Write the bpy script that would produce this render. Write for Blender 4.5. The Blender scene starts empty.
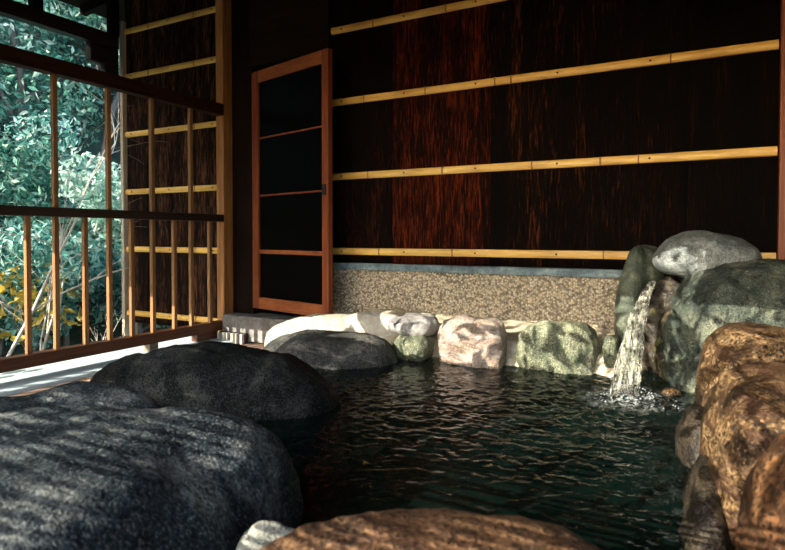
import bpy, bmesh, math, random
import numpy as np
from mathutils import Vector, Matrix, noise

random.seed(7)
S = bpy.context.scene
COL = S.collection
PI = math.pi

# ------------------------------------------------------------------ camera
FPX = 577.0                       # focal length in pixels of a 785 px wide frame
YAW = math.radians(28.4)
PITCH = math.radians(1.2)
SHIFT = 27.0
EYE = Vector((0.0, 0.0, 0.78))
cs, sn = math.cos(YAW), math.sin(YAW)
FH = Vector((-sn, cs, 0)); RT = Vector((cs, sn, 0)); ZV = Vector((0, 0, 1))
FW = FH * math.cos(PITCH) - ZV * math.sin(PITCH)
UP = FH * math.sin(PITCH) + ZV * math.cos(PITCH)

def ray(x, y):
    return FW + RT * ((x - 392.5) / FPX) + UP * ((275.0 - SHIFT - y) / FPX)
def on_y(x, y, Y):
    r = ray(x, y); return EYE + r * (Y / r.y)
def on_x(x, y, X):
    r = ray(x, y); return EYE + r * (X / r.x)
def on_z(x, y, Z):
    r = ray(x, y); return EYE + r * ((Z - EYE.z) / r.z)

cd = bpy.data.cameras.new('camera'); cam = bpy.data.objects.new('camera', cd); COL.objects.link(cam)
cam.location = EYE
cam.rotation_euler = (PI / 2 - PITCH, 0, YAW)
cd.sensor_width = 36.0; cd.lens = FPX / 785.0 * 36.0; cd.shift_y = -SHIFT / 785.0
cd.clip_start = 0.02; cd.clip_end = 200
cd.dof.use_dof = True; cd.dof.focus_distance = 3.0; cd.dof.aperture_fstop = 5.0
S.camera = cam

# ------------------------------------------------------------------ helpers
def tag(o, label=None, cat=None, group=None, kind=None):
    if label: o['label'] = label
    if cat: o['category'] = cat
    if group: o['group'] = group
    if kind: o['kind'] = kind
    return o

def empty(name, loc, label=None, cat=None, group=None):
    o = bpy.data.objects.new(name, None); COL.objects.link(o); o.location = loc
    o.empty_display_size = 0.05
    return tag(o, label, cat, group)

def mesh_obj(name, verts, faces, mat, parent=None, loc=(0, 0, 0), smooth=False, mats=None, midx=None):
    me = bpy.data.meshes.new(name); me.from_pydata([tuple(v) for v in verts], [], faces); me.update()
    for m in (mats or [mat]): me.materials.append(m)
    if midx is not None: me.polygons.foreach_set('material_index', midx)
    if smooth: me.polygons.foreach_set('use_smooth', [True] * len(me.polygons))
    o = bpy.data.objects.new(name, me); COL.objects.link(o); o.location = loc
    if parent: o.parent = parent
    return o

class MB:
    """collects shapes; build() links them as one mesh object"""
    def __init__(s): s.v = []; s.f = []
    def add(s, vs, fs):
        b = len(s.v); s.v += [Vector(v) for v in vs]; s.f += [tuple(i + b for i in f) for f in fs]
    def box(s, lo, hi, bev=0.0, M=None, jit=0):
        bm = bmesh.new(); bmesh.ops.create_cube(bm, size=1)
        lo = Vector(lo); hi = Vector(hi); c = (lo + hi) / 2; d = hi - lo
        for v in bm.verts: v.co = Vector((v.co.x * d.x, v.co.y * d.y, v.co.z * d.z)) + c
        if bev > 0: bmesh.ops.bevel(bm, geom=bm.edges[:], offset=bev, segments=2, affect='EDGES', profile=0.6)
        if M is not None: bmesh.ops.transform(bm, matrix=M, verts=bm.verts[:])
        bm.verts.index_update()
        s.add([v.co.copy() for v in bm.verts], [[v.index for v in f.verts] for f in bm.faces]); bm.free()
        return s
    def bar(s, a, b, w, h, bev=0.004, up=ZV):
        a = Vector(a); b = Vector(b); d = (b - a); L = d.length; d.normalize()
        sx = d.cross(up).normalized(); uz = sx.cross(d)
        M = Matrix((sx, d, uz)).transposed().to_4x4(); M.translation = a
        return s.box((-w / 2, 0, -h / 2), (w / 2, L, h / 2), bev, M)
    def tube(s, pts, rads, n=8, cap=True):
        pts = [Vector(p) for p in pts]
        if not isinstance(rads, (list, tuple)): rads = [rads] * len(pts)
        vs = []; fs = []
        prev = None
        for i, p in enumerate(pts):
            t = (pts[min(i + 1, len(pts) - 1)] - pts[max(i - 1, 0)]).normalized()
            a = prev if prev is not None else (Vector((0, 0, 1)) if abs(t.z) < .9 else Vector((1, 0, 0)))
            a = (a - t * a.dot(t)).normalized(); prev = a; b = t.cross(a)
            for k in range(n):
                q = 2 * PI * k / n
                vs.append(p + (a * math.cos(q) + b * math.sin(q)) * rads[i])
        for i in range(len(pts) - 1):
            for k in range(n):
                k2 = (k + 1) % n
                fs.append((i * n + k, i * n + k2, (i + 1) * n + k2, (i + 1) * n + k))
        if cap:
            fs.append(tuple(range(n))[::-1]); fs.append(tuple((len(pts) - 1) * n + k for k in range(n)))
        s.add(vs, fs); return s
    def build(s, name, mat, parent=None, smooth=False, origin=None):
        o = Vector(origin) if origin is not None else Vector((0, 0, 0))
        if parent is not None and origin is None: o = parent.location.copy()
        rel = Vector((0, 0, 0)) if parent is not None else o
        ob = mesh_obj(name, [v - o for v in s.v], s.f, mat, parent, rel if parent is None else (0, 0, 0), smooth)
        return ob

# ------------------------------------------------------------------ materials
def new_mat(name):
    m = bpy.data.materials.new(name); m.use_nodes = True
    nt = m.node_tree; nt.nodes.clear()
    return m, nt
def N(nt, t, **kw):
    n = nt.nodes.new(t)
    for k, v in kw.items(): setattr(n, k, v)
    return n
def coords(nt, scale=(1, 1, 1), world=False, loc=(0, 0, 0)):
    if world: s = N(nt, 'ShaderNodeNewGeometry').outputs['Position']
    else: s = N(nt, 'ShaderNodeTexCoord').outputs['Object']
    mp = N(nt, 'ShaderNodeMapping'); mp.inputs['Scale'].default_value = scale; mp.inputs['Location'].default_value = loc
    nt.links.new(s, mp.inputs[0]); return mp.outputs[0]
def noise_tex(nt, co, scale, detail=4, rough=.55, dist=0):
    n = N(nt, 'ShaderNodeTexNoise'); n.inputs['Scale'].default_value = scale; n.inputs['Detail'].default_value = detail
    n.inputs['Roughness'].default_value = rough; n.inputs['Distortion'].default_value = dist
    nt.links.new(co, n.inputs['Vector']); return n.outputs['Fac']
def ramp(nt, fac, stops, mode='LINEAR'):
    r = N(nt, 'ShaderNodeValToRGB'); cr = r.color_ramp; cr.interpolation = mode
    while len(cr.elements) < len(stops): cr.elements.new(0.5)
    for e, (p, c) in zip(cr.elements, stops):
        e.position = p; e.color = (*c, 1) if len(c) == 3 else c
    nt.links.new(fac, r.inputs[0]); return r.outputs[0]
def mixc(nt, fac, a, b, mode='MIX'):
    m = N(nt, 'ShaderNodeMix', data_type='RGBA', blend_type=mode)
    for sock, val in ((m.inputs[0], fac), (m.inputs[6], a), (m.inputs[7], b)):
        if hasattr(val, 'is_output'): nt.links.new(val, sock)
        elif isinstance(val, (int, float)): sock.default_value = val
        else: sock.default_value = (*val, 1)
    return m.outputs[2]
def math_n(nt, op, a, b=0.0):
    m = N(nt, 'ShaderNodeMath', operation=op)
    for i, v in enumerate((a, b)):
        if hasattr(v, 'is_output'): nt.links.new(v, m.inputs[i])
        else: m.inputs[i].default_value = v
    return m.outputs[0]
def finish(nt, color, rough=.6, bump=None, bstr=.5, bdist=.01, spec=.5, rsock=None, coat=0):
    p = N(nt, 'ShaderNodeBsdfPrincipled'); o = N(nt, 'ShaderNodeOutputMaterial')
    if hasattr(color, 'is_output'): nt.links.new(color, p.inputs['Base Color'])
    else: p.inputs['Base Color'].default_value = (*color, 1)
    p.inputs['Roughness'].default_value = rough
    if rsock is not None: nt.links.new(rsock, p.inputs['Roughness'])
    p.inputs['Specular IOR Level'].default_value = spec
    p.inputs['Coat Weight'].default_value = coat
    if bump is not None:
        b = N(nt, 'ShaderNodeBump'); b.inputs['Strength'].default_value = bstr; b.inputs['Distance'].default_value = bdist
        nt.links.new(bump, b.inputs['Height']); nt.links.new(b.outputs[0], p.inputs['Normal'])
    nt.links.new(p.outputs[0], o.inputs['Surface'])
    return p

def wood(name, dark, light, axis='Z', rough=.5, spec=.4, gs=60):
    m, nt = new_mat(name)
    sc = {'X': (.06, 1, 1), 'Y': (1, .06, 1), 'Z': (1, 1, .06)}[axis]
    co = coords(nt, sc, world=True)
    n1 = noise_tex(nt, co, gs, 5, .6, .6); n2 = noise_tex(nt, co, gs * .2, 3)
    f = math_n(nt, 'ADD', math_n(nt, 'MULTIPLY', n1, .6), math_n(nt, 'MULTIPLY', n2, .4))
    c = ramp(nt, f, [(.33, dark), (.62, light)])
    finish(nt, c, rough, n1, .35, .004, spec)
    return m

def bark(name, seed, dark, mid, light, lo=.5, hi=.72):
    m, nt = new_mat(name)
    co = coords(nt, (1, 1, .075), world=True, loc=(seed * 3.1, 0, seed * 1.7))
    n1 = noise_tex(nt, co, 120, 5, .72, .3)
    n2 = noise_tex(nt, co, 14, 3, .5, .4)
    co2 = coords(nt, (1, 1, .5), world=True, loc=(seed, 4, 2))
    n3 = noise_tex(nt, co2, 5, 3)
    f = math_n(nt, 'ADD', math_n(nt, 'MULTIPLY', n1, .62), math_n(nt, 'ADD', math_n(nt, 'MULTIPLY', n2, .22), math_n(nt, 'MULTIPLY', n3, .16)))
    c = ramp(nt, f, [(lo - .08, dark), (lo, mid), (hi, light)])
    finish(nt, c, .75, f, 1.0, .03, .10)
    return m

def stone(name, base, dark, light, scale=1.0, rough=.55, speck=.5, specks=170, bump=.6, streak=None, spec=.45, stretch=(1, 1, 1), rot=None, moss=None):
    """mottled boulder: large patches, fine dark and pale grains, optional long veins and moss"""
    m, nt = new_mat(name)
    co = coords(nt, (scale,) * 3)
    n1 = noise_tex(nt, co, 4.5, 6, .62, .4)
    n2 = noise_tex(nt, co, 22, 5, .7)
    n3 = noise_tex(nt, co, specks, 2, .6)
    c = ramp(nt, n1, [(.36, dark), (.5, base), (.66, light)])
    c = mixc(nt, ramp(nt, n2, [(.46, (0, 0, 0)), (.62, (1, 1, 1))]), c, mixc(nt, .62, c, dark))
    c = mixc(nt, math_n(nt, 'MULTIPLY', ramp(nt, n3, [(.53, (0, 0, 0)), (.6, (1, 1, 1))]), speck), c, tuple(x * .3 for x in dark))
    c = mixc(nt, math_n(nt, 'MULTIPLY', ramp(nt, n3, [(.36, (1, 1, 1)), (.43, (0, 0, 0))]), speck * .7), c, light)
    h = math_n(nt, 'ADD', math_n(nt, 'MULTIPLY', n2, .7), math_n(nt, 'MULTIPLY', n3, .2))
    if streak:
        col, st, sc, amt = streak
        cs2 = coords(nt, st)
        w = noise_tex(nt, cs2, sc, 5, .6, 1.2)
        c = mixc(nt, math_n(nt, 'MULTIPLY', ramp(nt, w, [(.45, (0, 0, 0)), (.6, (1, 1, 1))]), amt), c, col)
        h = math_n(nt, 'ADD', h, math_n(nt, 'MULTIPLY', w, .8))
    if moss:
        col, lo, hi = moss
        w = noise_tex(nt, coords(nt, (1, 1, 1), loc=(3, 1, 7)), 7, 4, .6)
        c = mixc(nt, ramp(nt, w, [(lo, (0, 0, 0)), (hi, (1, 1, 1))]), c, col)
    finish(nt, c, rough, h, bump, .02, spec)
    return m

M = {}
M['batten'] = None
m, nt = new_mat('split_bamboo')
co = coords(nt, (.1, 1, 1), world=True)
n1 = noise_tex(nt, co, 40, 4, .6); n2 = noise_tex(nt, coords(nt, (1, 1, 1), world=True), 3, 3)
c = ramp(nt, math_n(nt, 'ADD', math_n(nt, 'MULTIPLY', n1, .5), math_n(nt, 'MULTIPLY', n2, .5)), [(.35, (.58, .30, .055)), (.6, (.93, .60, .15))])
finish(nt, c, .4, n1, .2, .002, .5); M['batten'] = m
M['node'] = wood('bamboo_node', (.22, .09, .02), (.4, .19, .06), 'X')
M['cedar_z'] = wood('orange_cedar_upright', (.30, .10, .03), (.58, .26, .09), 'Z')
M['cedar_y'] = wood('brown_cedar_rail', (.04, .012, .005), (.13, .042, .016), 'Y')
M['rail_red'] = wood('dark_red_rail', (.010, .004, .002), (.05, .016, .007), 'Y', .6, .15)
M['rail_dark'] = wood('dark_brown_rail', (.010, .006, .004), (.035, .02, .012), 'Y')  # very dark brown grain
M['baluster'] = wood('pale_cedar_baluster', (.11, .048, .016), (.36, .19, .075), 'Z', gs=90)
M['post'] = wood('amber_cedar_post', (.22, .08, .02), (.52, .25, .08), 'Z')
M['door_z'] = wood('red_cedar_stile', (.12, .022, .006), (.28, .07, .018), 'Z')
M['door_x'] = wood('red_cedar_crossrail', (.17, .04, .01), (.36, .11, .03), 'X')
M['dark_z'] = wood('near_black_timber', (.003, .0015, .001), (.012, .005, .003), 'Z', .7, .1)  # near-black grain for backing, jambs and struts
M['dark_x'] = wood('dark_roof_timber', (.005, .0025, .0015), (.022, .010, .005), 'X', .7, .1)  # very dark brown grain for roof and trim timbers
M['dark_y'] = wood('dark_roof_beam', (.006, .004, .003), (.03, .016, .01), 'Y')  # very dark brown grain for eave beam and bracket
M['grey_wood'] = wood('weathered_block', (.10, .08, .06), (.30, .24, .17), 'Y')
M['pale_post'] = wood('pale_wood_upright', (.30, .22, .15), (.60, .50, .38), 'Z')  # pale grain for the outer upright
M['fence'] = wood('dry_bamboo', (.18, .11, .05), (.40, .27, .13), 'X')
m, nt = new_mat('dark_iron'); finish(nt, (.015, .013, .012), .5); M['nail'] = m
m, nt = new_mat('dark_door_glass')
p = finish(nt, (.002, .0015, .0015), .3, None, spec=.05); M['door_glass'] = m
m, nt = new_mat('ivory_grating'); finish(nt, (.72, .68, .58), .5); M['ivory'] = m
m, nt = new_mat('drain_black'); finish(nt, (.01, .01, .01), .7); M['drain'] = m

# washed aggregate
m, nt = new_mat('washed_pebble_concrete')
co = coords(nt, (1, 1, 1), world=True)
v = N(nt, 'ShaderNodeTexVoronoi'); v.inputs['Scale'].default_value = 82; nt.links.new(co, v.inputs['Vector'])
sep = N(nt, 'ShaderNodeSeparateColor'); nt.links.new(v.outputs['Color'], sep.inputs[0])
c = ramp(nt, sep.outputs[0], [(0, (.02, .022, .02)), (.16, (.20, .16, .10)), (.34, (.56, .46, .30)), (.65, (.74, .63, .44)), (.85, (.85, .78, .62)), (1, (.25, .26, .24))])
c = mixc(nt, ramp(nt, v.outputs['Distance'], [(.35, (0, 0, 0)), (.8, (1, 1, 1))]), c, (.12, .09, .06))
bn = noise_tex(nt, co, 5, 3); c = mixc(nt, math_n(nt, 'MULTIPLY', bn, .35), c, (.66, .57, .42))
inv = math_n(nt, 'SUBTRACT', 1.0, v.outputs['Distance'])
finish(nt, c, .6, inv, .8, .01); M['aggregate'] = m
M['granite_cap'] = stone('blue_grey_granite', (.20, .29, .33), (.08, .12, .15), (.34, .44, .47), 2, .5, .4)
M['sill_stone'] = stone('grey_sill_granite', (.26, .25, .23), (.14, .13, .12), (.38, .37, .34), 2, .6, .4)
M['cement'] = stone('cream_lime_mortar', (.66, .58, .42), (.46, .40, .28), (.80, .74, .60), 1.5, .8, .12, 120, .6)
M['ledge'] = stone('smooth_pale_concrete', (.64, .80, .84), (.54, .70, .75), (.72, .87, .90), 1.2, .55, .06, 120, .1)
m, nt = new_mat('dark_oval_tone'); finish(nt, (.16, .22, .24), .3); M['dark_oval'] = m
M['deck'] = wood('pink_brown_decking', (.26, .16, .11), (.42, .28, .21), 'Y', .55, .4, 40)
M['basin'] = stone('dark_pool_lining', (.06, .17, .14), (.02, .06, .05), (.12, .26, .22), 2, .5)

# ------------------------------------------------------------------ world and sun
w = bpy.data.worlds.new('sky'); S.world = w; w.use_nodes = True
nt = w.node_tree; nt.nodes.clear()
sky = N(nt, 'ShaderNodeTexSky', sky_type='NISHITA'); sky.sun_disc = False
SUND = Vector((.5, 1.0, -.47)).normalized()          # the way sunlight travels
sky.sun_elevation = math.asin(-SUND.z); sky.sun_rotation = math.atan2(-SUND.x, -SUND.y)
sky.air_density = 1.0; sky.dust_density = 2.0
bg = N(nt, 'ShaderNodeBackground'); bg.inputs[1].default_value = 0.70
ow = N(nt, 'ShaderNodeOutputWorld'); nt.links.new(sky.outputs[0], bg.inputs[0]); nt.links.new(bg.outputs[0], ow.inputs[0])
sl = bpy.data.lights.new('sun', 'SUN'); so = bpy.data.objects.new('sun', sl); COL.objects.link(so)
sl.energy = 10.0; sl.angle = math.radians(.13); sl.color = (1, .90, .74)
so.rotation_euler = (-SUND).to_track_quat('Z', 'Y').to_euler(); so.location = (-6, -12, 7)

S.view_settings.view_transform = 'Standard'; S.view_settings.look = 'None'
S.view_settings.gamma = 1.0; S.view_settings.use_curve_mapping = False
S.view_settings.exposure = 0.25

# ------------------------------------------------------------------ walls
WY = 3.3
RX = -3.2                                     # plane of the railing
def wx(px): return on_y(px, 236, WY).x
WL, WR = wx(332), 1.25
BZ = on_y(400, 264, WY).z                     # top of the stone cap
wall = MB().box((WL, WY + .03, BZ), (WR, WY + .13, 3.5)).build('wall_back', M['dark_z'])
tag(wall, kind='structure')
edges = [WL, wx(392), wx(488), wx(585), wx(684), WR]
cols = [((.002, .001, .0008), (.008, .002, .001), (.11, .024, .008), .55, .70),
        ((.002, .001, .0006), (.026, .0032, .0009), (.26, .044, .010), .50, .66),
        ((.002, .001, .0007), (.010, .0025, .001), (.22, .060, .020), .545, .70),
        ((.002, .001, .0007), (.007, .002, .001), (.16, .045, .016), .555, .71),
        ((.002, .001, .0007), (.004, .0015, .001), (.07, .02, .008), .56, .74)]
for i in range(5):
    d, md, l, lo, hi = cols[i]
    bm_ = MB(); r = random.Random(i)
    x0, x1 = edges[i] + .001, edges[i + 1] + (.012 if i < 4 else 0)
    n = 46; z0, z1 = BZ + .004, 3.45
    yo = WY + .004 - .003 * (i % 2)
    # slightly cupped sheet with a ragged overlapped edge
    nx = 14; vs = []; fs = []
    for k in range(n + 1):
        z = z0 + (z1 - z0) * k / n
        for j in range(nx + 1):
            t = j / nx; x = x0 + (x1 - x0) * t
            if j in (0, nx) and 0 < i < 5: x += .004 * noise.noise((z * 9, i, j))
            y = yo + .006 * (2 * t - 1) ** 2 + .004 * noise.noise((x * 30, z * 2, i))
            vs.append((x, y, z))
    W1 = nx + 1
    for k in range(n):
        for j in range(nx): fs.append((k * W1 + j, k * W1 + j + 1, (k + 1) * W1 + j + 1, (k + 1) * W1 + j))
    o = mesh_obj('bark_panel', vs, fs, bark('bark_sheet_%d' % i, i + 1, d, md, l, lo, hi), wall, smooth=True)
    sd = o.modifiers.new('thick', 'SOLIDIFY'); sd.thickness = .012; sd.offset = -1

base = MB().box((WL, WY + .01, -.1), (WR, WY + .13, BZ - .045)).build('baseboard_back', M['aggregate']); tag(base, kind='structure')
cap = MB().box((WL - .005, WY - .03, BZ - .045), (WR, WY + .13, BZ), .006).build('trim_1', M['granite_cap']); tag(cap, kind='structure')
wr = MB().box((WR, -.6, -.1), (WR + .1, WY + .13, 3.6)).build('wall_right', bark('bark_sheet_right', 9, (.003, .0015, .001), (.014, .005, .002), (.06, .02, .01))); tag(wr, kind='structure')
rp = on_y(781, 240, WY).x
o = MB().box((rp - .015, WY - .05, BZ + .001), (rp + .085, WY + .006, 3.3), .006).build('trim_2', M['door_z']); tag(o, kind='structure')

def batten(x0, x1, z, px_nails, label, group, W=.046, nodes=(), y=WY):
    """split bamboo: shallow arched strip with raised nodes and nail heads"""
    t = empty('bamboo_batten', (x0, y, z), label, 'batten', group)
    mb = MB(); n = 8; vs = []; fs = []
    L = x1 - x0; xs = [x0 + L * k / 24 for k in range(25)]
    for x in xs:
        for j in range(n + 1):
            a = PI * j / n
            vs.append((x, y - .003 - .013 * math.sin(a) ** .6, z + .002 * noise.noise((x * 2, z, 0)) + W / 2 * math.cos(a)))
        vs.append((x, y + .0, z - W / 2)); vs.append((x, y + .0, z + W / 2))
    k2 = n + 3
    for i in range(24):
        for j in range(k2):
            fs.append((i * k2 + j, i * k2 + (j + 1) % k2, (i + 1) * k2 + (j + 1) % k2, (i + 1) * k2 + j))
    fs.append(tuple(range(k2))[::-1]); fs.append(tuple(24 * k2 + j for j in range(k2)))
    mb.add(vs, fs); st = mb.build('strip', M['batten'], t)
    for nx in nodes:
        b = MB(); b.box((nx - .004, y - .0185, z - W / 2 - .001), (nx + .004, y - .004, z + W / 2 + .001), .002)
        b.build('node', M['node'], t)
    for nx in px_nails:
        b = MB(); b.tube([(nx, y - .012, z), (nx, y - .0195, z)], [.0065, .0055], 10); b.build('nail', M['nail'], t)
    return t

nails = [wx(p) for p in (343, 405, 476, 557, 649)]
bz = [on_y(334, 31.4, WY).z, on_y(334, 103, WY).z, on_y(334, 177, WY).z, on_y(334, 251, WY).z]
nm = ['topmost of the four battens on the back bark wall, ending at the photo\'s upper edge',
      'pale bamboo batten second from the top on the back bark wall',
      'pale bamboo batten third from the top on the back bark wall, meeting the spout rock side',
      'lowest bamboo batten on the back bark wall, just above the grey stone cap']
nm[0] = 'topmost pale bamboo batten nailed across the back bark wall, right of the door'
nm[2] = 'pale bamboo batten third from the top on the back bark wall, beside the door middle'
nodesets = [(374, 446, 640), (365, 426, 495, 511, 669), (369, 443, 532, 600, 638), (380, 453, 604)]
for z, l, nd in zip(bz, nm, nodesets):
    batten(WL + .005, rp - .02, z, nails, l, 'bamboo battens on the back wall', nodes=[wx(p) for p in nd])

# wing wall beyond the railing
XL = on_y(126, 236, WY).x; XR = -3.285
wl = MB().box((XL, WY + .03, .03), (XR, WY + .10, 2.95)).build('wall_left', M['dark_z']); tag(wl, kind='structure')
wn = 4
for i in range(wn):
    a = XL + (XR - XL) * i / wn; b = XL + (XR - XL) * (i + 1) / wn
    vs = []; fs = []; n = 40; nx = 8
    for k in range(n + 1):
        z = .06 + 2.85 * k / n
        for j in range(nx + 1):
            t = j / nx; x = a + (b - a + .006) * t
            vs.append((x, WY + .004 - .003 * (i % 2) + .008 * (2 * t - 1) ** 2 + .004 * noise.noise((x * 30, z * 3, i + 9)), z))
    for k in range(n):
        for j in range(nx): fs.append((k * 9 + j, k * 9 + j + 1, (k + 1) * 9 + j + 1, (k + 1) * 9 + j))
    o = mesh_obj('bark_panel', vs, fs, bark('wing_bark_%d' % i, i + 21, (.002, .001, .0007), (.012, .004, .002), (.30, .13, .06), .51, .70), wl, smooth=True)
    sd = o.modifiers.new('thick', 'SOLIDIFY'); sd.thickness = .012; sd.offset = -1
zw = [on_y(218, y, WY).z for y in (8.7, 59, 123.6, 187.4, 250.6, 321)]
wl_names = ['topmost short batten on the bark wall beyond the railing, under the rafters',
            'short bamboo batten above the top rail on the bark wall beyond the railing',
            'short bamboo batten just below the top rail on the bark wall beyond the railing',
            'short bamboo batten just above the middle rail on the bark wall beyond the railing',
            'short bamboo batten just below the middle rail on the bark wall beyond the railing',
            'lowest short bamboo batten on the bark wall beyond the railing, near the ledge']
for z, l in zip(zw, wl_names):
    batten(XL + .02, XR - .005, z, [XL + .10, XL + .56, XR - .08], l, 'short bamboo battens on the wall beyond the railing', nodes=[XL + .32, XL + .85])
o = MB().box((XL - .025, WY - .03, -.25), (XL + .012, WY + .1, 2.62), .006).build('outer_post', M['pale_post'], origin=(XL - .03, WY, 0))
tag(o, 'slim pale upright at the outer edge of the bark wall beyond the railing', 'post')
o = MB().box((-3.25, WY - .09, .0), (-3.175, WY + .12, 3.2), .008).build('corner_post', M['post'], origin=(-3.23, WY, 0))
tag(o, 'amber corner post where the railing meets the wall, left of the door', 'post')
o = MB().box((-3.174, WY + .0, .0), (-2.97, WY + .12, 3.2), .004).build('trim_3', M['dark_z']); tag(o, kind='structure')
o = MB().box((-2.97, WY - .03, 2.03), (WL - .006, WY + .12, 3.4), .004).build('trim_4', M['dark_x']); tag(o, kind='structure')
o = MB().box((-2.10 - .01 + (WL + 2.10) - .05, WY + .0, .2), (WL - .006, WY + .12, 2.03), .003).build('trim_5', M['dark_z']); tag(o, kind='structure')
# dark room behind the ajar door
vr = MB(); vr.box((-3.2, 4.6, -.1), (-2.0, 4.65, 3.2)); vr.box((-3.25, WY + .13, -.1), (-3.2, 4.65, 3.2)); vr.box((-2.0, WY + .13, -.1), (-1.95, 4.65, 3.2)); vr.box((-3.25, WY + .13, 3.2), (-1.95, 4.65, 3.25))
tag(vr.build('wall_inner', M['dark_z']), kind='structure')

# door, slightly ajar, hinged at its left edge
dx, dw, dz0, dz1, dang = -2.95, .845, .245, 1.985, -math.radians(13.7)
door = empty('door_1', (dx, WY - .005, dz0)); door.rotation_euler = (0, 0, dang); tag(door, kind='structure')
H = dz1 - dz0
def dpart(name, boxes, mat, bev=.004):
    mb = MB()
    for lo, hi in boxes: mb.box(lo, hi, bev)
    return mesh_obj(name, mb.v, mb.f, mat, door)
dpart('stile', [((0, -.02, 0), (.075, .02, H))], M['door_z'])
dpart('stile', [((dw - .062, -.02, 0), (dw, .02, H))], M['door_z'])
dpart('bottom_rail', [((.075, -.019, 0), (dw - .062, .019, .085))], M['door_x'])
dpart('top_rail', [((.075, -.019, H - .085), (dw - .062, .019, H))], M['door_x'])
for zz in (.42, .83, 1.25):
    dpart('cross_bar', [((.075, -.014 if zz < .5 else -.008, zz - .014 if zz < .5 else zz - .006), (dw - .062, .012, zz + .014 if zz < .5 else zz + .006))], M['door_x'] if zz < .5 else M['door_z'], .002)
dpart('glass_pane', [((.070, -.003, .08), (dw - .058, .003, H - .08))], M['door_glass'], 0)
dpart('latch', [((dw - .05, -.03, .80), (dw - .02, -.018, .87))], M['nail'], .003)

o = MB().box((-3.16, WY - .13, .012), (-2.13, WY + .1, .195), .012).build('trim_6', M['sill_stone']); tag(o, kind='structure')
g = empty('drain_grate', (-3.06, WY - .17, .0), 'small ivory slotted drain grate at the foot of the grey door sill', 'grate')
MB().box((-3.16, WY - .165, .003), (-2.90, WY - .134, .075), .003).build('tray', M['drain'], g)
for k in range(6):
    x = -3.145 + k * .044
    MB().box((x, WY - .195, .003), (x + .018, WY - .166, .075), .004).build('slat', M['ivory'], g)

# ------------------------------------------------------------------ railing
rail = empty('railing', (RX, 1.6, .0), 'brown wooden railing with thin balusters along the open left side', 'railing')
zt = on_x(222, 111, RX).z; zm = on_x(120, 214.5, RX).z; zb = on_x(120, 343.5, RX).z
Y0, Y1 = -.4, WY - .092
MB().box((RX - .035, Y0, zt - .04), (RX + .035, Y1, zt + .045), .005).build('top_rail', M['rail_red'], rail)
MB().box((RX - .03, Y0, zm - .026), (RX + .03, Y1, zm + .026), .004).build('middle_rail', M['rail_dark'], rail)
MB().box((RX - .035, Y0, zb - .034), (RX + .035, Y1, zb + .034), .004).build('bottom_rail', M['cedar_y'], rail)
ys_long = [on_x(p, 236, RX).y for p in (55.5, 109, 152.5, 191)]
ys_short = [on_x(p, 300, RX).y for p in (28, 85.5, 132, 174.5, 210)]
d = (ys_long[-1] - ys_long[0]) / 3
ys_long = [ys_long[0] - d * 2, ys_long[0] - d] + ys_long
ys_short = [ys_short[0] - d * 2, ys_short[0] - d] + ys_short
r = random.Random(3)
for y in ys_long:
    MB().box((RX - .013, y - .013, zb + .034), (RX + .013, y + .013, zt - .04), .003).build('baluster', M['baluster'], rail)
for y in ys_short:
    MB().box((RX - .013, y - .013, zb + .034), (RX + .013, y + .013, zm - .026), .003).build('baluster', M['baluster'], rail)
for px, w_, mt in ((151, .07, 'grey_wood'), (205, .20, 'cedar_y'), (-100, .07, 'grey_wood')):
    y = on_x(px, 345, RX).y if px > 0 else 0.6
    MB().box((RX - .03, y - w_ / 2, .024), (RX + .03, y + w_ / 2, zb - .034), .004).build('support_block', M[mt], rail)

# pale ledge under the railing, decking
lg = MB(); lg.box((-3.75, -.6, -.14), (-2.99, WY - .1, .022), .02)
ledge = lg.build('trim_7', M['ledge']); tag(ledge, kind='structure')
mk = []
for px, py, a, b in ((14, 372, .07, .03), (33, 370.5, .06, .022), (5, 377, .05, .022), (37, 365.5, .045, .018)):
    p = on_z(px, py, .0225)
    mk.append((p, a, b))
mv = MB()
for p, a, b in mk:
    mv.tube([(p.x, p.y, .0215), (p.x, p.y, .0235)], [1, .9], 16)
    for v in mv.v[-32:]:
        v.x = p.x + (v.x - p.x) * b; v.y = p.y + (v.y - p.y) * a
mv.build('dark_patch', M['dark_oval'], ledge)  # flat dark blue-grey ovals laid on the ledge top
dk = MB(); r = random.Random(5); x = -2.985; k = 0
while x < -1.5:
    wd = .118; cut = 1.95 if k % 2 == 0 else .9
    dk.box((x, -.6, -.03), (x + wd, cut - .004, 0), .004); dk.box((x, cut + .004, -.03), (x + wd, WY - .02, 0), .004)
    x += wd + .006; k += 1
dk.box((-2.985, -.6, -.06), (-1.5, WY, -.03))
dk.box((-1.5, -.6, -.06), (WR, .34, 0), .004); dk.box((.17, .34, -.06), (WR, WY, 0), .004)
tag(dk.build('floor', M['deck']), kind='structure')

# pool basin
PX0, PX1, PY0, PY1, WZ = -1.62, .12, .42, 2.98, .142
pb = MB()
pb.box((PX0 - .1, PY0 - .08, -.55), (PX1 + .1, PY1 + .1, -.45))
pb.box((PX0 - .1, PY0 - .08, -.45), (PX0, PY1, .15)); pb.box((PX1, PY0 - .08, -.45), (PX1 + .1, PY1, .15))
pb.box((PX0, PY0 - .08, -.45), (PX1, PY0, .15)); pb.box((PX0 - .1, PY1, -.45), (PX1 + .1, PY1 + .1, .15))
tag(pb.build('pool_basin', M['basin']), kind='structure')

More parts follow.
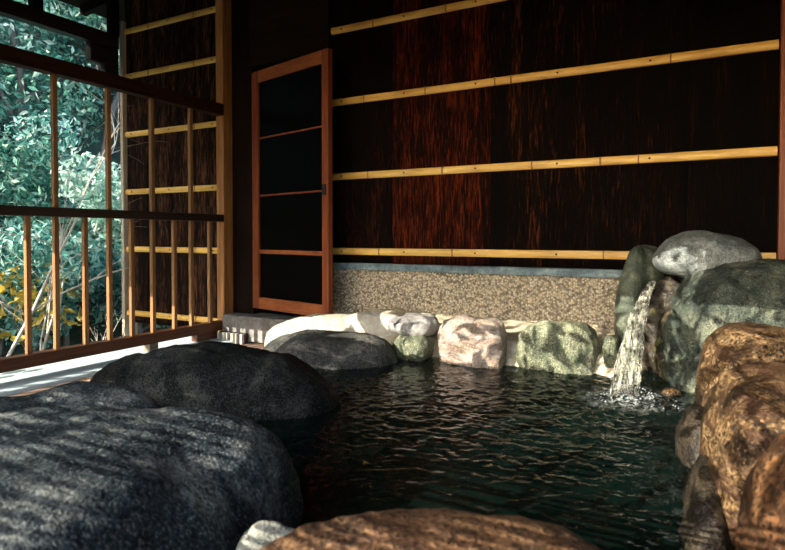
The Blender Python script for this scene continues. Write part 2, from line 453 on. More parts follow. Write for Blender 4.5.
# lime mortar bed behind and between the back stones
vs = []; fs = []; nx, ny = 110, 26
cx0, cx1, cy0, cy1 = -2.08, -.36, 2.72, WY + .005
for j in range(ny + 1):
    for i in range(nx + 1):
        x = cx0 + (cx1 - cx0) * i / nx; y = cy0 + (cy1 - cy0) * j / ny
        t = (y - cy0) / (cy1 - cy0)
        z = .07 + .15 * min(1, t * 4.5) ** .7 + .06 * t + .025 * noise.noise((x * 5, y * 5, 1)) + .012 * noise.noise((x * 17, y * 17, 3))
        if x < -1.5: z += .02
        e = min(1, (x - cx0) / .12); z = z * e + -.02 * (1 - e)
        vs.append((x, y, z))
for j in range(ny):
    for i in range(nx): a = j * (nx + 1) + i; fs.append((a, a + 1, a + nx + 2, a + nx + 1))
def skirt(vs, fs, nx, ny, zb):
    ring = [i for i in range(nx + 1)] + [j * (nx + 1) + nx for j in range(1, ny + 1)] + [ny * (nx + 1) + i for i in range(nx - 1, -1, -1)] + [j * (nx + 1) for j in range(ny - 1, 0, -1)]
    b = len(vs)
    for q in ring: vs.append((vs[q][0], vs[q][1], zb))
    n = len(ring)
    for k in range(n): fs.append((ring[k], b + k, b + (k + 1) % n, ring[(k + 1) % n]))
    fs.append(tuple(b + k for k in range(n)))
skirt(vs, fs, nx, ny, -.1)
o = mesh_obj('mortar_bed', vs, fs, M['cement'], smooth=True); tag(o, kind='structure')

# ------------------------------------------------------------------ rocks
def rock(name, blobs, mat, label, group=None, vox=.012, amp=.02, fr=4.0, fine=.004, seed=0, smooth=4, ridges=0.0, cat='rock'):
    """union of rounded masses, remeshed to one skin, smoothed and weathered"""
    bm = bmesh.new()
    for (c, d, yaw, pw, *tl) in blobs:
        b2 = bmesh.ops.create_icosphere(bm, subdivisions=4, radius=1)
        R = Matrix.Rotation(yaw, 4, 'Z')
        if tl: R = R @ Matrix.Rotation(tl[0], 4, 'X') @ Matrix.Rotation(tl[1] if len(tl) > 1 else 0, 4, 'Y')
        for v in b2['verts']:
            p = v.co; L = (abs(p.x) ** pw + abs(p.y) ** pw + abs(p.z) ** pw) ** (1 / pw)
            p = Vector((p.x / L * d[0], p.y / L * d[1], p.z / L * d[2]))
            v.co = R @ p + Vector(c)
    me = bpy.data.meshes.new('t'); bm.to_mesh(me); bm.free()
    tmp = bpy.data.objects.new('t', me); COL.objects.link(tmp)
    md = tmp.modifiers.new('r', 'REMESH'); md.mode = 'VOXEL'; md.voxel_size = vox
    dg = bpy.context.evaluated_depsgraph_get()
    m2 = bpy.data.meshes.new_from_object(tmp.evaluated_get(dg))
    bpy.data.objects.remove(tmp); bpy.data.meshes.remove(me)
    bm = bmesh.new(); bm.from_mesh(m2); bpy.data.meshes.remove(m2)
    for _ in range(smooth): bmesh.ops.smooth_vert(bm, verts=bm.verts, factor=.5, use_axis_x=True, use_axis_y=True, use_axis_z=True)
    bm.normal_update()
    off = Vector((seed * 7.3, seed * 3.1, seed))
    ds = []
    for v in bm.verts:
        p = v.co * fr + off
        q = noise.noise(p) * amp + noise.noise(p * 2.7) * amp * .45 + noise.noise(p * 7) * amp * .16
        q += fine * noise.noise(v.co * 45 + off)
        if ridges: q -= ridges * max(0, .12 - abs(noise.noise(p * .9 + Vector((5, 5, 5))))) / .12
        ds.append(q)
    for v, q in zip(bm.verts, ds): v.co += v.normal * q
    zmin = min(v.co.z for v in bm.verts)
    cx = sum(b[0][0] for b in blobs) / len(blobs); cy = sum(b[0][1] for b in blobs) / len(blobs)
    for v in bm.verts: v.co -= Vector((cx, cy, zmin))
    me = bpy.data.meshes.new(name); bm.to_mesh(me); bm.free()
    me.materials.append(mat); me.polygons.foreach_set('use_smooth', [True] * len(me.polygons))
    o = bpy.data.objects.new(name, me); COL.objects.link(o); o.location = (cx, cy, zmin)
    return tag(o, label, cat, group)

G_ROCK = 'rocks edging the pool'
M['blue_rock'] = stone('blue_black_boulder', (.050, .068, .078), (.010, .016, .022), (.27, .29, .27), 1.3, .7, .6, 110, .9, spec=.15)
M['dark_rock'] = stone('dark_mottled_boulder', (.016, .019, .020), (.004, .005, .006), (.075, .08, .078), 1.3, .7, .8, 130, .8, spec=.12)  # dark grey mottling, low gloss
M['grey_rock'] = stone('grey_boulder', (.09, .095, .09), (.03, .033, .034), (.24, .24, .21), 1.6, .6, .6, 140, .8, spec=.25)
M['pale_rock'] = stone('pale_cream_stone', (.60, .56, .46), (.42, .38, .30), (.76, .72, .62), 1.6, .7, .2, 160, .5)
M['lav_rock'] = stone('lavender_grey_stone', (.34, .33, .32), (.18, .18, .18), (.5, .48, .45), 1.6, .6, .3, 160, .6)
M['pink_rock'] = stone('pinkish_stone', (.40, .29, .22), (.17, .115, .08), (.62, .55, .46), 1.8, .6, .6, 120, 1.0, streak=((.50, .47, .44), (1, 1, 2.5), 6, .6))
M['sage_rock'] = stone('sage_green_stone', (.24, .26, .16), (.055, .075, .045), (.62, .60, .46), 1.3, .55, .6, 120, 1.0, streak=((.05, .075, .045), (1.6, 1, .6), 7, .7))
M['green_rock'] = stone('green_grey_boulder', (.085, .11, .085), (.018, .028, .024), (.26, .28, .20), 1.7, .45, .7, 120, 1.2, streak=((.015, .025, .022), (1, 1, .35), 9, .9))
M['slab_rock'] = stone('green_upright_slab', (.085, .11, .075), (.025, .035, .025), (.26, .28, .2), 1.4, .45, .4, 150, .7, streak=((.05, .07, .05), (1, 1, .15), 14, .5))
M['cap_rock'] = stone('speckled_grey_boulder', (.20, .23, .22), (.06, .075, .08), (.40, .43, .41), 1.8, .55, .7, 140, .7)
M['wet_rock'] = stone('wet_dark_brown_rock', (.035, .028, .018), (.010, .009, .008), (.10, .075, .04), 1.6, .22, .4, 150, .9, spec=.6, moss=((.12, .115, .02), .56, .66))
M['brown_rock'] = stone('ochre_brown_stone', (.17, .096, .036), (.034, .020, .010), (.40, .265, .125), 1.6, .5, 1.0, 75, 1.2, streak=((.05, .022, .010), (1.3, 1.0, 6), 5, .85))
M['rust_rock'] = stone('rust_brown_stone', (.13, .050, .016), (.030, .014, .007), (.27, .135, .05), 1.6, .5, 1.0, 75, 1.2, streak=((.04, .018, .008), (1.3, 1.0, 6), 5, .8))
M['speck_rock'] = stone('speckled_dark_stone', (.018, .014, .009), (.005, .004, .003), (.085, .065, .04), 1.4, .5, .7, 110, .8)
M['front_rock'] = stone('umber_front_rock', (.15, .075, .034), (.04, .020, .010), (.27, .16, .08), 1.2, .6, .8, 110, .7)
M['pebble'] = stone('grey_green_chip', (.34, .36, .31), (.16, .18, .15), (.5, .52, .46), 1.4, .6, .4, 150, .7)

def at(x, y, depth):                      # point at this image place and this distance along the view axis
    return EYE + ray(x, y) * depth

# front left boulder: broad flat top falling to the pool, with a rounded right shoulder
rock('boulder', [((-1.30, .60, .14), (.62, .34, .240), .40, 3.6), ((-1.10, .50, .13), (.42, .40, .262), .30, 3.4), ((-1.38, .78, .14), (.38, .25, .235), .5, 2.8),
                 ((-.98, .90, .12), (.23, .21, .268), .35, 2.5), ((-1.36, .92, .14), (.22, .13, .262), .45, 2.6), ((-1.15, .74, .14), (.34, .26, .255), .3, 3)],
     M['blue_rock'], 'largest blue black boulder at the lower left, its flat top striped with sunlight', G_ROCK, .015, .024, 3.2, .005, 1, 9, .0)
rock('boulder', [((-1.72, 1.66, .11), (.48, .25, .235), .42, 2.5), ((-1.42, 1.72, .08), (.22, .22, .20), .42, 2.4)],
     M['dark_rock'], 'long low dark boulder beside the decking, behind the largest boulder', G_ROCK, .014, .022, 3.5, .005, 2, 4, .015)
rock('boulder', [((-1.70, 2.46, .10), (.36, .22, .185), .45, 2.5), ((-1.52, 2.54, .08), (.16, .16, .175), .3, 2.5)],
     M['grey_rock'], 'rounded dark grey boulder with a lit top in the far left corner of the pool', G_ROCK, .012, .018, 4, .004, 3, 4)
rock('stone', [((-1.98, 2.84, .13), (.38, .17, .175), .45, 2.4), ((-1.68, 2.92, .15), (.28, .13, .185), .1, 2.4)],
     M['pale_rock'], 'long pale cream stone behind the far left grey boulder, below the door', G_ROCK, .012, .015, 4, .003, 4)

def back_stone(x0, x1, yt, yb, depth, mat, label, seed, pw=2.8, thick=.11, amp=.021, tilt=0):
    a = at(x0, (yt + yb) / 2, depth); b = at(x1, (yt + yb) / 2, depth)
    zt_ = at((x0 + x1) / 2, yt, depth).z; zb_ = at((x0 + x1) / 2, yb, depth).z
    c = (a + b) / 2; w_ = abs((b - a).dot(Vector((1, 0, 0)))) / 2
    return rock('stone', [((c.x, c.y + thick * .6, (zt_ + zb_) / 2), (w_ * 1.02, thick, (zt_ - zb_) / 2), 0, pw, 0, tilt)], mat, label, G_ROCK, .009, amp, 7, .004, seed, 2)
back_stone(379, 436, 317, 337, 3.02, M['lav_rock'], 'flat lavender grey stone resting on a smaller one at the back edge of the pool', 5, 2.6)
back_stone(387, 430, 335, 366, 2.97, M['sage_rock'], 'small greyish stone under the flat lavender stone at the waterline', 6, 2.5)
back_stone(430, 507, 319, 378, 2.86, M['pink_rock'], 'squarish pinkish stone in the middle of the back edge of the pool', 7, 3.4)
back_stone(509, 599, 322, 388, 2.74, M['sage_rock'], 'wide sage green stone with pale streaks at the back edge of the pool', 8, 3.4)
back_stone(602, 619, 336, 380, 2.66, M['sage_rock'], 'small upright green stone squeezed beside the tall spout slab', 9, 2.6, .06)

# spout group
p = at(634, 300, 2.74)
rock('slab', [((p.x - .01, p.y + .05, .40), (.062, .13, .34), -.2, 2.7, 0, .09), ((p.x + .04, p.y + .10, .62), (.085, .10, .115), -.2, 2.4)],
     M['slab_rock'], 'tall green upright slab on the left side of the waterfall', G_ROCK, .01, .016, 5, .003, 10)
p = at(664, 330, 2.66)
rock('rock', [((p.x + .0, p.y + .12, .30), (.10, .12, .30), .1, 2.6), ((p.x + .06, p.y - .02, .22), (.075, .10, .25), .2, 2.5), ((p.x - .07, p.y + .16, .14), (.11, .12, .2), .1, 2.5)],
     M['wet_rock'], 'wet dark brown rock with moss directly behind the falling water', G_ROCK, .01, .03, 6, .006, 11, 3)
p = at(735, 300, 2.36)
rock('boulder', [((p.x + .10, p.y + .10, .32), (.36, .25, .36), .25, 2.7), ((p.x - .06, p.y + .06, .38), (.18, .20, .275), .1, 2.5), ((p.x + .32, p.y + .1, .30), (.3, .26, .33), .0, 2.5)],
     M['green_rock'], 'big green grey boulder right of the waterfall carrying the speckled cap boulder', G_ROCK, .013, .040, 4, .007, 12, 3, .02)
p = at(706, 250, 2.50)
rock('boulder', [((p.x + .0, p.y + .06, p.z - .03), (.205, .17, .110), .35, 2.1, 0, .12), ((p.x - .09, p.y + .05, p.z - .045), (.13, .14, .075), .3, 2.2)],
     M['cap_rock'], 'speckled grey rounded boulder topping the spout, highest of the rocks', G_ROCK, .01, .014, 5, .003, 13)
# right side row, coming towards the camera
rock('stone', [((.165, 2.05, .26), (.175, .19, .255), .1, 3.0)],
     M['brown_rock'], 'ochre brown stone right below the big green boulder, farthest of the right row', G_ROCK, .011, .016, 5, .004, 14)
rock('stone', [((.215, 1.55, .23), (.21, .28, .255), .05, 3.2), ((.17, 1.72, .24), (.16, .14, .215), 0, 2.8)],
     M['brown_rock'], 'long ochre brown stone with dark veins in the middle of the right row', G_ROCK, .011, .018, 4.5, .004, 15)
rock('stone', [((.245, 1.07, .22), (.19, .18, .265), .0, 3.2)],
     M['rust_rock'], 'rust brown stone at the lower right, nearest of the right row', G_ROCK, .010, .014, 5, .004, 16)
rock('stone', [((-.01, 1.90, .08), (.06, .15, .20), .1, 2.4)], M['speck_rock'], 'dark speckled stone at the waterline under the farthest right brown stone', G_ROCK, .009, .012, 7, .004, 17)
rock('stone', [((.02, 1.47, .08), (.06, .22, .19), -.05, 2.5)], M['speck_rock'], 'long dark speckled stone at the waterline under the middle right brown stone', G_ROCK, .009, .014, 7, .004, 18)
rock('stone', [((.045, 1.07, .06), (.055, .17, .19), -.05, 2.4)], M['speck_rock'], 'dark speckled stone at the waterline beside the nearest rust brown stone', G_ROCK, .009, .014, 7, .004, 19)
p = on_z(671, 394, WZ)
rock('pebble', [((p.x, p.y, WZ), (.035, .03, .022), .3, 2.3)], M['brown_rock'], 'small tan pebble at the waterline right of the waterfall', G_ROCK, .005, .006, 9, .002, 20, 2)
# front
rock('boulder', [((-.33, .71, .12), (.36, .17, .270), .50, 2.3), ((-.33, .63, .11), (.26, .19, .255), .50, 2.4)],
     M['front_rock'], 'wide umber brown boulder along the bottom edge, striped with sunlight', G_ROCK, .011, .012, 4.5, .004, 21)
p = at(256, 505, 1.0)
rock('stone', [((p.x + .005, p.y - .02, .14), (.058, .06, p.z - .15), .5, 4.5, .3, .35)], M['pebble'], 'small grey green stone at the bottom edge, left of the wide umber boulder', G_ROCK, .006, .008, 9, .003, 22)

# ------------------------------------------------------------------ water
fall = on_z(628, 398, WZ)
nx, ny = 300, 400; vs = np.zeros(((nx + 1) * (ny + 1), 3)); k = 0
wv = []
for j in range(ny + 1):
    for i in range(nx + 1):
        x = PX0 + (PX1 - PX0) * i / nx; y = PY0 + (PY1 - PY0) * j / ny
        dxy = math.hypot(x - fall.x, y - fall.y)
        amp = .0009 + .0078 * math.exp(-dxy * 1.25)
        z = amp * (noise.noise((x * 14, y * 15, 0)) + .8 * noise.noise((x * 33, y * 36, 5)) + .5 * noise.noise((x * 65, y * 80, 9)))
        z += .0016 * math.exp(-dxy * 2.4) * math.sin(dxy * 95 + 7 * noise.noise((x * 7, y * 7, 2)))
        z += .022 * math.exp(-dxy * 13) * abs(noise.noise((x * 40, y * 40, 7)))
        wv.append((x, y, WZ + z))
wf = []
for j in range(ny):
    for i in range(nx): a = j * (nx + 1) + i; wf.append((a, a + 1, a + nx + 2, a + nx + 1))
m, nt = new_mat('pool_water')
tr = N(nt, 'ShaderNodeBsdfTransparent'); tr.inputs[0].default_value = (.30, .46, .40, 1)
gl = N(nt, 'ShaderNodeBsdfGlossy'); gl.inputs['Roughness'].default_value = .03
fr = N(nt, 'ShaderNodeFresnel'); fr.inputs[0].default_value = 1.34
mx = N(nt, 'ShaderNodeMixShader'); ot = N(nt, 'ShaderNodeOutputMaterial')
sc_ = N(nt, 'ShaderNodeBsdfDiffuse'); sc_.inputs[0].default_value = (.05, .19, .165, 1)       # teal diffuse share standing in for sky and trees reflected on ripples
body = N(nt, 'ShaderNodeMixShader'); body.inputs[0].default_value = .035
nt.links.new(tr.outputs[0], body.inputs[1]); nt.links.new(sc_.outputs[0], body.inputs[2])
fo = N(nt, 'ShaderNodeBsdfDiffuse'); fo.inputs[0].default_value = (.62, .70, .70, 1)             # churned, aerated water round the fall
g_ = N(nt, 'ShaderNodeNewGeometry'); ds_ = N(nt, 'ShaderNodeVectorMath', operation='DISTANCE'); nt.links.new(g_.outputs['Position'], ds_.inputs[0]); ds_.inputs[1].default_value = (fall.x + .01, fall.y, WZ)
near = ramp(nt, ds_.outputs['Value'], [(.03, (1, 1, 1)), (.22, (0, 0, 0))])
fno = ramp(nt, noise_tex(nt, coords(nt, (1, 1, 1), world=True), 48, 5, .7, .8), [(.46, (0, 0, 0)), (.62, (1, 1, 1))])
b2_ = N(nt, 'ShaderNodeMixShader'); nt.links.new(math_n(nt, 'MULTIPLY', math_n(nt, 'MULTIPLY', near, fno), .8), b2_.inputs[0])
nt.links.new(body.outputs[0], b2_.inputs[1]); nt.links.new(fo.outputs[0], b2_.inputs[2])
nt.links.new(fr.outputs[0], mx.inputs[0]); nt.links.new(b2_.outputs[0], mx.inputs[1]); nt.links.new(gl.outputs[0], mx.inputs[2]); nt.links.new(mx.outputs[0], ot.inputs[0])
wo = mesh_obj('pool_water', wv, wf, m, smooth=True); tag(wo, 'dark rippling water filling the rock pool', 'water', kind='stuff')

m, nt = new_mat('falling_water')
co = coords(nt, (1, 1, .06), world=True)
nn = noise_tex(nt, co, 75, 4, .6, .3)
al = ramp(nt, nn, [(.44, (.02,) * 3), (.66, (.60,) * 3)])
tr = N(nt, 'ShaderNodeBsdfTransparent'); tr.inputs[0].default_value = (.93, .95, .92, 1)
pw_ = N(nt, 'ShaderNodeBsdfPrincipled'); pw_.inputs['Base Color'].default_value = (.80, .78, .70, 1); pw_.inputs['Roughness'].default_value = .12; pw_.inputs['Specular IOR Level'].default_value = .6
mx = N(nt, 'ShaderNodeMixShader'); ot = N(nt, 'ShaderNodeOutputMaterial')
nt.links.new(al, mx.inputs[0]); nt.links.new(tr.outputs[0], mx.inputs[1]); nt.links.new(pw_.outputs[0], mx.inputs[2]); nt.links.new(mx.outputs[0], ot.inputs[0])
M['fall'] = m
top = at(655, 280, 2.68); mid = at(640, 325, 2.60); bot = fall + Vector((0, 0, -.01))
def bez(a, b, c, t): return a * (1 - t) ** 2 + b * 2 * t * (1 - t) + c * t * t
ctrl = at(636, 300, 2.60)
f = MB(); r = random.Random(11)
for i in range(30):
    u = r.uniform(-1, 1); n = 18; pts = []; rad = []
    t0 = r.uniform(0, .12); t1 = 1 if r.random() < .65 else r.uniform(.45, 1)
    dep = r.uniform(-.02, .02); w0 = r.uniform(.0016, .0048); ph = r.uniform(0, 9)
    for k in range(n + 1):
        t = t0 + (t1 - t0) * k / n
        p = bez(top, ctrl, bot, t)
        wdt = .012 + .052 * t ** 1.3
        p = p + RT * (u * wdt - .012 * t) + FH * (dep * (0.4 + t)) + RT * (.004 * t * math.sin(t * 17 + ph))
        pts.append(p); rad.append(w0 * (1 + .35 * math.sin(t * 23 + ph)) * (1 if 0 < k < n else .25))
    f.tube(pts, rad, 6)
# thin clear sheet the strands ride on
sv = []; sf = []; nu, nv = 14, 30
for side in (0, 1):
    for k in range(nv + 1):
        t = k / nv; p = bez(top, ctrl, bot, t); wdt = .008 + .046 * t
        for i in range(nu + 1):
            u = i / nu * 2 - 1
            sv.append(p + RT * (u * wdt - .012 * t) + FH * ((-.004 if side == 0 else .004) * (1 - u * u) + .006 * noise.noise((u * 4, t * 3, side * 0.1)) + .008 * noise.noise((u * 3, t * 1.5, 4))))
q = (nu + 1) * (nv + 1)
for k in range(nv):
    for i in range(nu):
        a_ = k * (nu + 1) + i
        sf.append((a_, a_ + 1, a_ + nu + 2, a_ + nu + 1)); sf.append((q + a_ + 1, q + a_, q + a_ + nu + 1, q + a_ + nu + 2))
f.add(sv, sf)
o = f.build('waterfall', M['fall'], origin=bot, smooth=True); tag(o, 'thin stream of water falling from the rock spout into the pool', 'waterfall')
m, nt = new_mat('foam')
tr = N(nt, 'ShaderNodeBsdfTransparent'); df = N(nt, 'ShaderNodeBsdfPrincipled'); df.inputs['Base Color'].default_value = (.70, .76, .78, 1); df.inputs['Roughness'].default_value = .15
mx = N(nt, 'ShaderNodeMixShader'); mx.inputs[0].default_value = .4; ot = N(nt, 'ShaderNodeOutputMaterial')
nt.links.new(tr.outputs[0], mx.inputs[1]); nt.links.new(df.outputs[0], mx.inputs[2]); nt.links.new(mx.outputs[0], ot.inputs[0])
f = MB(); r = random.Random(12)
ico = bmesh.new(); bmesh.ops.create_icosphere(ico, subdivisions=1, radius=1); ico.verts.index_update()
iv = [v.co.copy() for v in ico.verts]; jf = [[v.index for v in q.verts] for q in ico.faces]; ico.free()
for i in range(170):
    a = r.uniform(0, 2 * PI); d_ = abs(r.gauss(0, .055)); s_ = r.uniform(.0014, .0042)
    hgt = r.random() ** 3 * .07 * math.exp(-d_ * 12)
    c = Vector((fall.x + math.cos(a) * d_ * 1.5, fall.y + math.sin(a) * d_, WZ + hgt + .001))
    f.add([c + v * s_ for v in iv], jf)
o = f.build('splash_foam', m, origin=(fall.x, fall.y, WZ), smooth=True); tag(o, 'white splash and bubbles where the waterfall meets the pool', 'foam', kind='stuff')

# ------------------------------------------------------------------ roof
def rz(x): return 2.80 + .10 * (x + 4.9)
rf = MB(); XE, XW, YF, YB = -4.9, 1.4, -.7, 4.7
v_ = [(XE, YF, rz(XE)), (XW, YF, rz(XW)), (XW, YB, rz(XW)), (XE, YB, rz(XE))]
rf.add(v_ + [(a, b, c + .07) for a, b, c in v_], [(3, 2, 1, 0), (4, 5, 6, 7), (0, 1, 5, 4), (1, 2, 6, 5), (2, 3, 7, 6), (3, 0, 4, 7)])
tag(rf.build('ceiling', M['dark_x']), kind='structure')
y = -.42; k = 0
while y < 3.3:
    mb = MB(); mb.bar((XE + .05, y, rz(XE + .05) - .04), (XW - .1, y, rz(XW - .1) - .04), .055, .078, .003)
    o = mb.build('rafter', M['dark_x'], origin=(XE, y, rz(XE)))
    tag(o, 'dark roof rafter under the eaves' if k != 7 else 'dark roof rafter nearest the back wall, above the short battens', 'rafter', 'roof rafters')
    y += .52; k += 1
EB = -4.42
o = MB().box((EB - .045, -.6, 2.36), (EB + .045, WY - .07, 2.47), .005).build('eave_beam', M['dark_y'], origin=(EB, 1.5, 2.36))
tag(o, 'dark horizontal eave beam crossing the upper left corner above the railing', 'beam')
for px, lb in ((36, 'short dark strut standing on the eave beam at the upper left edge'), (113, 'dark strut between eave beam and roof at the outer post')):
    q = on_x(px, 15, EB)
    o = MB().box((EB - .03, q.y - .04, 2.47), (EB + .03, q.y + .04, rz(EB) - .005), .003).build('roof_strut', M['dark_z'], origin=(EB, q.y, 2.47)); tag(o, lb, 'strut')
# carved bracket at the end of the eave beam
mb = MB(); mb.box((EB - .04, WY - .33, 2.20), (EB + .04, WY - .07, 2.36), .02); mb.box((EB - .038, WY - .2, 2.04), (EB + .038, WY - .07, 2.22), .02)
o = mb.build('beam_bracket', M['dark_y'], origin=(EB, WY - .1, 2.04)); tag(o, 'dark stepped bracket under the end of the eave beam by the outer post', 'bracket')

# unseen rear side behind the viewpoint: lintel and bamboo canes shaped to pattern the sun
FY = -.55
tag(MB().box((-4.9, FY - .04, 1.87), (-3.7, FY + .04, 3.4)).box((-3.699, FY - .04, 2.12), (-1.95, FY + .04, 3.4)).box((-1.949, FY - .04, 2.30), (-1.62, FY + .04, 3.4)).box((-1.619, FY - .04, 2.0), (1.4, FY + .04, 3.4)).box((-6.5, FY - .04, 1.87), (-4.901, FY + .04, 4.6)).build('wall_rear_light_block', M['dark_x']), kind='structure')  # unseen; stepped heights, notch and left extension shaped to cut the sun
scr = empty('bamboo_screen', (-1, FY, 0), 'low screen of horizontal bamboo canes closing the side facing the back wall', 'screen')
for xp in (-3.2, -.3, 1.15):
    MB().box((xp - .03, FY - .035, .0), (xp + .03, FY + .035, 1.98), .004).build('post', M['fence'], scr)
r = random.Random(21)
def canes(x0, x1, z0, z1, ra, rb, ga, gb):
    mb = MB(); z = z0
    while z < z1:
        rad_ = r.uniform(ra, rb); n = 30
        pts = [(x0 + (x1 - x0) * k / n, FY + .05 + r.uniform(-.002, .002), z + r.uniform(-.0022, .0022)) for k in range(n + 1)]
        mb.tube(pts, [rad_ * r.uniform(.8, 1.2) for _ in pts], 6)
        z += r.uniform(ga, gb)
    mb.build('cane_blind', M['fence'], scr, smooth=True)
canes(-3.17, -1.28, .12, 1.03, .0038, .0056, .0125, .0285)
canes(-1.85, -1.28, 1.03, 1.20, .0038, .0056, .0125, .0285)
canes(-3.17, -1.86, 1.035, 1.64, .0060, .0070, .0108, .0126)  # unseen section packed tight to keep sun off the long dark boulder
canes(-1.27, 1.12, .12, 1.06, .0038, .0056, .0120, .0225)

# ------------------------------------------------------------------ outdoors
def gz(x, y):
    d = math.hypot(x, y); t = max(0, d - 4.6)
    return -1.1 + .30 * t + .045 * t * t + .25 * noise.noise((x * .5, y * .5, 0))
vs = []; fs = []; n = 60
for j in range(n + 1):
    for i in range(n + 1):
        x = -22 + 18.3 * i / n; y = -9 + 26 * j / n
        vs.append((x, y, gz(x, y)))
for j in range(n):
    for i in range(n): a = j * (n + 1) + i; fs.append((a, a + 1, a + n + 2, a + n + 1))
m, nt = new_mat('hillside_earth')
n1 = noise_tex(nt, coords(nt, (1, 1, 1), world=True), 2.5, 6, .65)
finish(nt, ramp(nt, n1, [(.35, (.02, .035, .03)), (.6, (.06, .11, .085)), (.75, (.16, .2, .15))]), .9, n1, 1, .1)
tag(mesh_obj('hillside', vs, fs, m, smooth=True), kind='structure')

def leaf_mat(name, stops):
    m, nt = new_mat(name)
    g = N(nt, 'ShaderNodeNewGeometry')
    c = ramp(nt, g.outputs['Random Per Island'], stops)
    df = N(nt, 'ShaderNodeBsdfPrincipled'); df.inputs['Roughness'].default_value = .45
    tl = N(nt, 'ShaderNodeBsdfTranslucent'); mx = N(nt, 'ShaderNodeMixShader'); mx.inputs[0].default_value = .35; ot = N(nt, 'ShaderNodeOutputMaterial')
    nt.links.new(c, df.inputs['Base Color']); nt.links.new(c, tl.inputs['Color'])
    nt.links.new(df.outputs[0], mx.inputs[1]); nt.links.new(tl.outputs[0], mx.inputs[2]); nt.links.new(mx.outputs[0], ot.inputs[0])
    return m
L_teal = leaf_mat('teal_leaves', [(0, (.025, .12, .105)), (.35, (.12, .38, .32)), (.7, (.32, .62, .54)), (1, (.80, .92, .82))])  # palest stops of teal, green and pale leaves put glossy glints into colour
L_green = leaf_mat('green_leaves', [(0, (.02, .10, .07)), (.35, (.10, .33, .23)), (.75, (.28, .56, .42)), (1, (.72, .86, .66))])
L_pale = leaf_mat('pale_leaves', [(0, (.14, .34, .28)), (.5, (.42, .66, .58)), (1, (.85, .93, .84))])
L_gold = leaf_mat('golden_leaves', [(0, (.25, .22, .05)), (.5, (.55, .42, .06)), (1, (.75, .55, .10))])
M['trunk'] = wood('grey_bark', (.05, .04, .035), (.2, .17, .15), 'Z')
M['twig'] = wood('pale_bare_twigs', (.48, .42, .35), (.80, .74, .66), 'Z')

def leaves(name, blobs, n, size, mat, parent, seed):
    r = np.random.default_rng(seed)
    V = []; F = []
    vols = np.array([b[1] ** 2 for b in blobs]); pr = vols / vols.sum()
    idx = r.choice(len(blobs), n, p=pr)
    k = 0
    for i in idx:
        c, R = blobs[i]
        d = r.normal(size=3); d /= np.linalg.norm(d); rr = R * r.uniform(.55, 1.0)
        p = np.array(c) + d * rr * np.array([1, 1, .8])
        nrm = d + r.normal(size=3) * .7; nrm /= np.linalg.norm(nrm)
        t = np.cross(nrm, r.normal(size=3)); t /= np.linalg.norm(t); b = np.cross(nrm, t)
        s = size * r.uniform(.6, 1.5)
        V += [p - t * s, p + b * s * .42 + nrm * s * .1, p + t * s - nrm * s * .15, p - b * s * .42 + nrm * s * .1]
        F.append((k, k + 1, k + 2, k + 3)); k += 4
    o = parent.location
    return mesh_obj(name, [Vector(v) - o for v in V], F, mat, parent)

def grow(mb, p, d, L, rad, depth, r, spread=.55, droop=0.0, tips=None):
    n = 5; pts = [p.copy()]; rads = [rad]
    for k in range(n):
        d = (d + Vector((r.gauss(0, .10), r.gauss(0, .10), r.gauss(0, .10) - droop))).normalized()
        p = p + d * (L / n); pts.append(p.copy()); rads.append(rad * (1 - .45 * (k + 1) / n))
    mb.tube(pts, rads, 5, False)
    if tips is not None: tips.append(p.copy())
    if depth <= 0: return
    for _ in range(r.choice((2, 3, 3))):
        k = r.randint(2, n)
        nd = (d + Vector((r.gauss(0, spread), r.gauss(0, spread), r.gauss(0, spread * .8)))).normalized()
        grow(mb, pts[k], nd, L * r.uniform(.55, .8), rads[k] * .7, depth - 1, r, spread, droop, tips)

def tree(x, y, h, cr, nl, size, mat, label, seed, group='trees on the hillside', cat='tree', lean=(0, 0)):
    z = gz(x, y); r = random.Random(seed)
    t = empty('tree' if h > 1.6 else 'shrub', (x, y, z - .05), label, cat, group)
    mb = MB(); tips = []
    grow(mb, Vector((x, y, z - .05)), Vector((lean[0], lean[1], 1)).normalized(), h * .5, .02 + h * .012, 3 if h > 1.6 else 2, r, .5, 0, tips)
    mb.build('trunk', M['trunk'], t, smooth=True)
    blobs = [((p.x, p.y, p.z), cr * r.uniform(.2, .5)) for p in tips if p.z > z + h * .15]
    for _ in range(6):
        a = r.uniform(0, 2 * PI); blobs.append(((x + math.cos(a) * cr * .6, y + math.sin(a) * cr * .6, z + h * r.uniform(.25, .95)), cr * r.uniform(.35, .6)))
    leaves('foliage', blobs, nl, size, mat, t, seed)
    return t

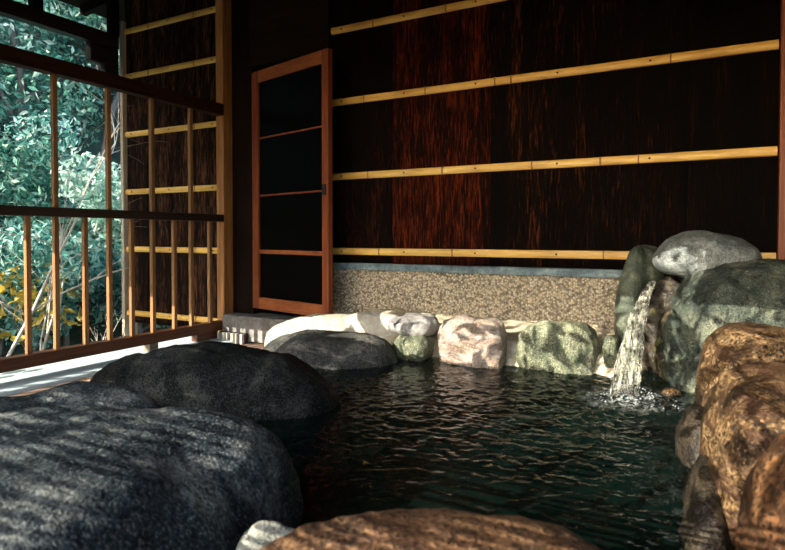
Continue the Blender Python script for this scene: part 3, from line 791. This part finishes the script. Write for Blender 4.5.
def pol(px, dist, up=0):
    q = ray(px, 236); q.z = 0; q.normalize(); return q.x * dist, q.y * dist
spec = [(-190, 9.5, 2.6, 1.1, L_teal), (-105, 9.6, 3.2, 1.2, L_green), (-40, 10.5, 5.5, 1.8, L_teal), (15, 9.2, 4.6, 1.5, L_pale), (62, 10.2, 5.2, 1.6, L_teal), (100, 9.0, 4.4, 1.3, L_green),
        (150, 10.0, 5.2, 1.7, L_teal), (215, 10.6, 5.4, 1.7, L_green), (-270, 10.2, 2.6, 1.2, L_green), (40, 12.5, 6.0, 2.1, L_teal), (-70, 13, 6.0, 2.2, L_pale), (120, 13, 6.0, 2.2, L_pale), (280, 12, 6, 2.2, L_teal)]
tl = ['leafy teal tree far left outside the frame edge', 'mid green tree left of the visible opening', 'tall teal tree behind the left end of the railing', 'pale leaved tree behind the leftmost balusters',
      'teal tree behind the railing between the two longest left balusters', 'mid green tree beside the outer edge of the bark wall', 'teal tree hidden behind the bark wall beyond the railing', 'green tree standing behind the bark wall',
      'green tree at the far left of the hillside', 'tallest teal tree high on the hillside beyond the railing', 'pale hazy tree high on the hillside at the left edge', 'pale hazy tree high on the hillside near the outer post', 'distant teal tree behind the building']
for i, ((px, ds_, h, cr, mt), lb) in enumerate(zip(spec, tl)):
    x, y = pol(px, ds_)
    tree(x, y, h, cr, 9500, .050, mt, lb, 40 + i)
sp = [(-120, 6.6, 1.3, .7, L_teal), (-60, 6.9, 1.5, .8, L_green), (-10, 6.3, 1.2, .65, L_teal), (30, 6.8, 1.4, .7, L_green), (70, 6.4, 1.25, .65, L_teal), (105, 6.9, 1.5, .75, L_pale), (140, 6.5, 1.4, .7, L_teal), (85, 7.8, 1.6, .8, L_teal), (10, 7.8, 1.6, .85, L_green)]
sn_ = ['teal shrub beyond the left end of the ledge', 'green shrub at the left edge beyond the ledge', 'teal shrub behind the leftmost short baluster', 'mid green shrub behind the second baluster from the left', 'teal shrub behind the third baluster from the left', 'pale shrub beside the outer post', 'teal shrub behind the bark wall', 'higher teal shrub upslope near the outer post', 'higher green shrub upslope at the left edge']
for i, ((px, ds_, h, cr, mt), lb) in enumerate(zip(sp, sn_)):
    x, y = pol(px, ds_)
    tree(x, y, h, cr, 4200, .040, mt, lb, 80 + i, 'shrubs on the hillside', 'shrub')
# golden sprig and bare winter branches
x, y = pol(70, 5.0); t = empty('shrub', (x, y, gz(x, y)), 'sparse shrub with golden yellow leaves seen between the left balusters', 'shrub')
mb = MB(); tips = []; grow(mb, Vector((x, y, gz(x, y))), Vector((0, 0, 1)), .8, .012, 3, random.Random(5), .5, 0, tips); mb.build('stem', M['trunk'], t, smooth=True)
leaves('foliage', [(tuple(q), .12) for q in tips], 150, .05, L_gold, t, 5)
bare = [(-50, 5.2, 0, 2.0, (.30, .16, .95), 'bare pale branches reaching in from the left edge above the middle rail', 1),
        (12, 5.6, 0, 1.0, (.25, .14, .9), 'bare pale branches crossing behind the leftmost balusters', 2),
        (48, 5.8, 0, 1.15, (.0, -.0, .99), 'bare thin pale branches beside the outer post', 3),
        (60, 5.3, 0, .6, (.3, .2, .8), 'low bare twigs behind the lower balusters', 4)]
for px, ds_, zz, L, d, lb, sd in bare:
    x, y = pol(px, ds_); z = gz(x, y)
    mb = MB(); grow(mb, Vector((x, y, z - .03)), Vector(d).normalized(), L, .017, 4, random.Random(sd * 13), .42, .02)
    o = mb.build('bare_tree', M['twig'], origin=(x, y, z - .03), smooth=True); tag(o, lb, 'tree', 'bare trees on the hillside')

# unseen tree added behind the screen so its sparse leaves dapple the sun
t = empty('tree', (-4.3, -3.6, -.3), 'unseen sparse tree added behind the bamboo screen to dapple the sun', 'tree')
mb = MB(); tips = []
grow(mb, Vector((-4.3, -3.6, -.3)), Vector((.15, .1, 1)).normalized(), 2.4, .05, 2, random.Random(8), .35, 0, tips)
mb.build('trunk', M['trunk'], t, smooth=True)
leaves('foliage', [((-3.9, -3.1, 2.9), .75), ((-3.2, -2.9, 2.8), .75), ((-2.5, -2.9, 3.0), .7), ((-3.4, -3.0, 2.25), .5), ((-1.75, -2.3, 2.05), .55), ((-1.35, -2.3, 1.75), .5)], 620, .062, L_green, t, 99)
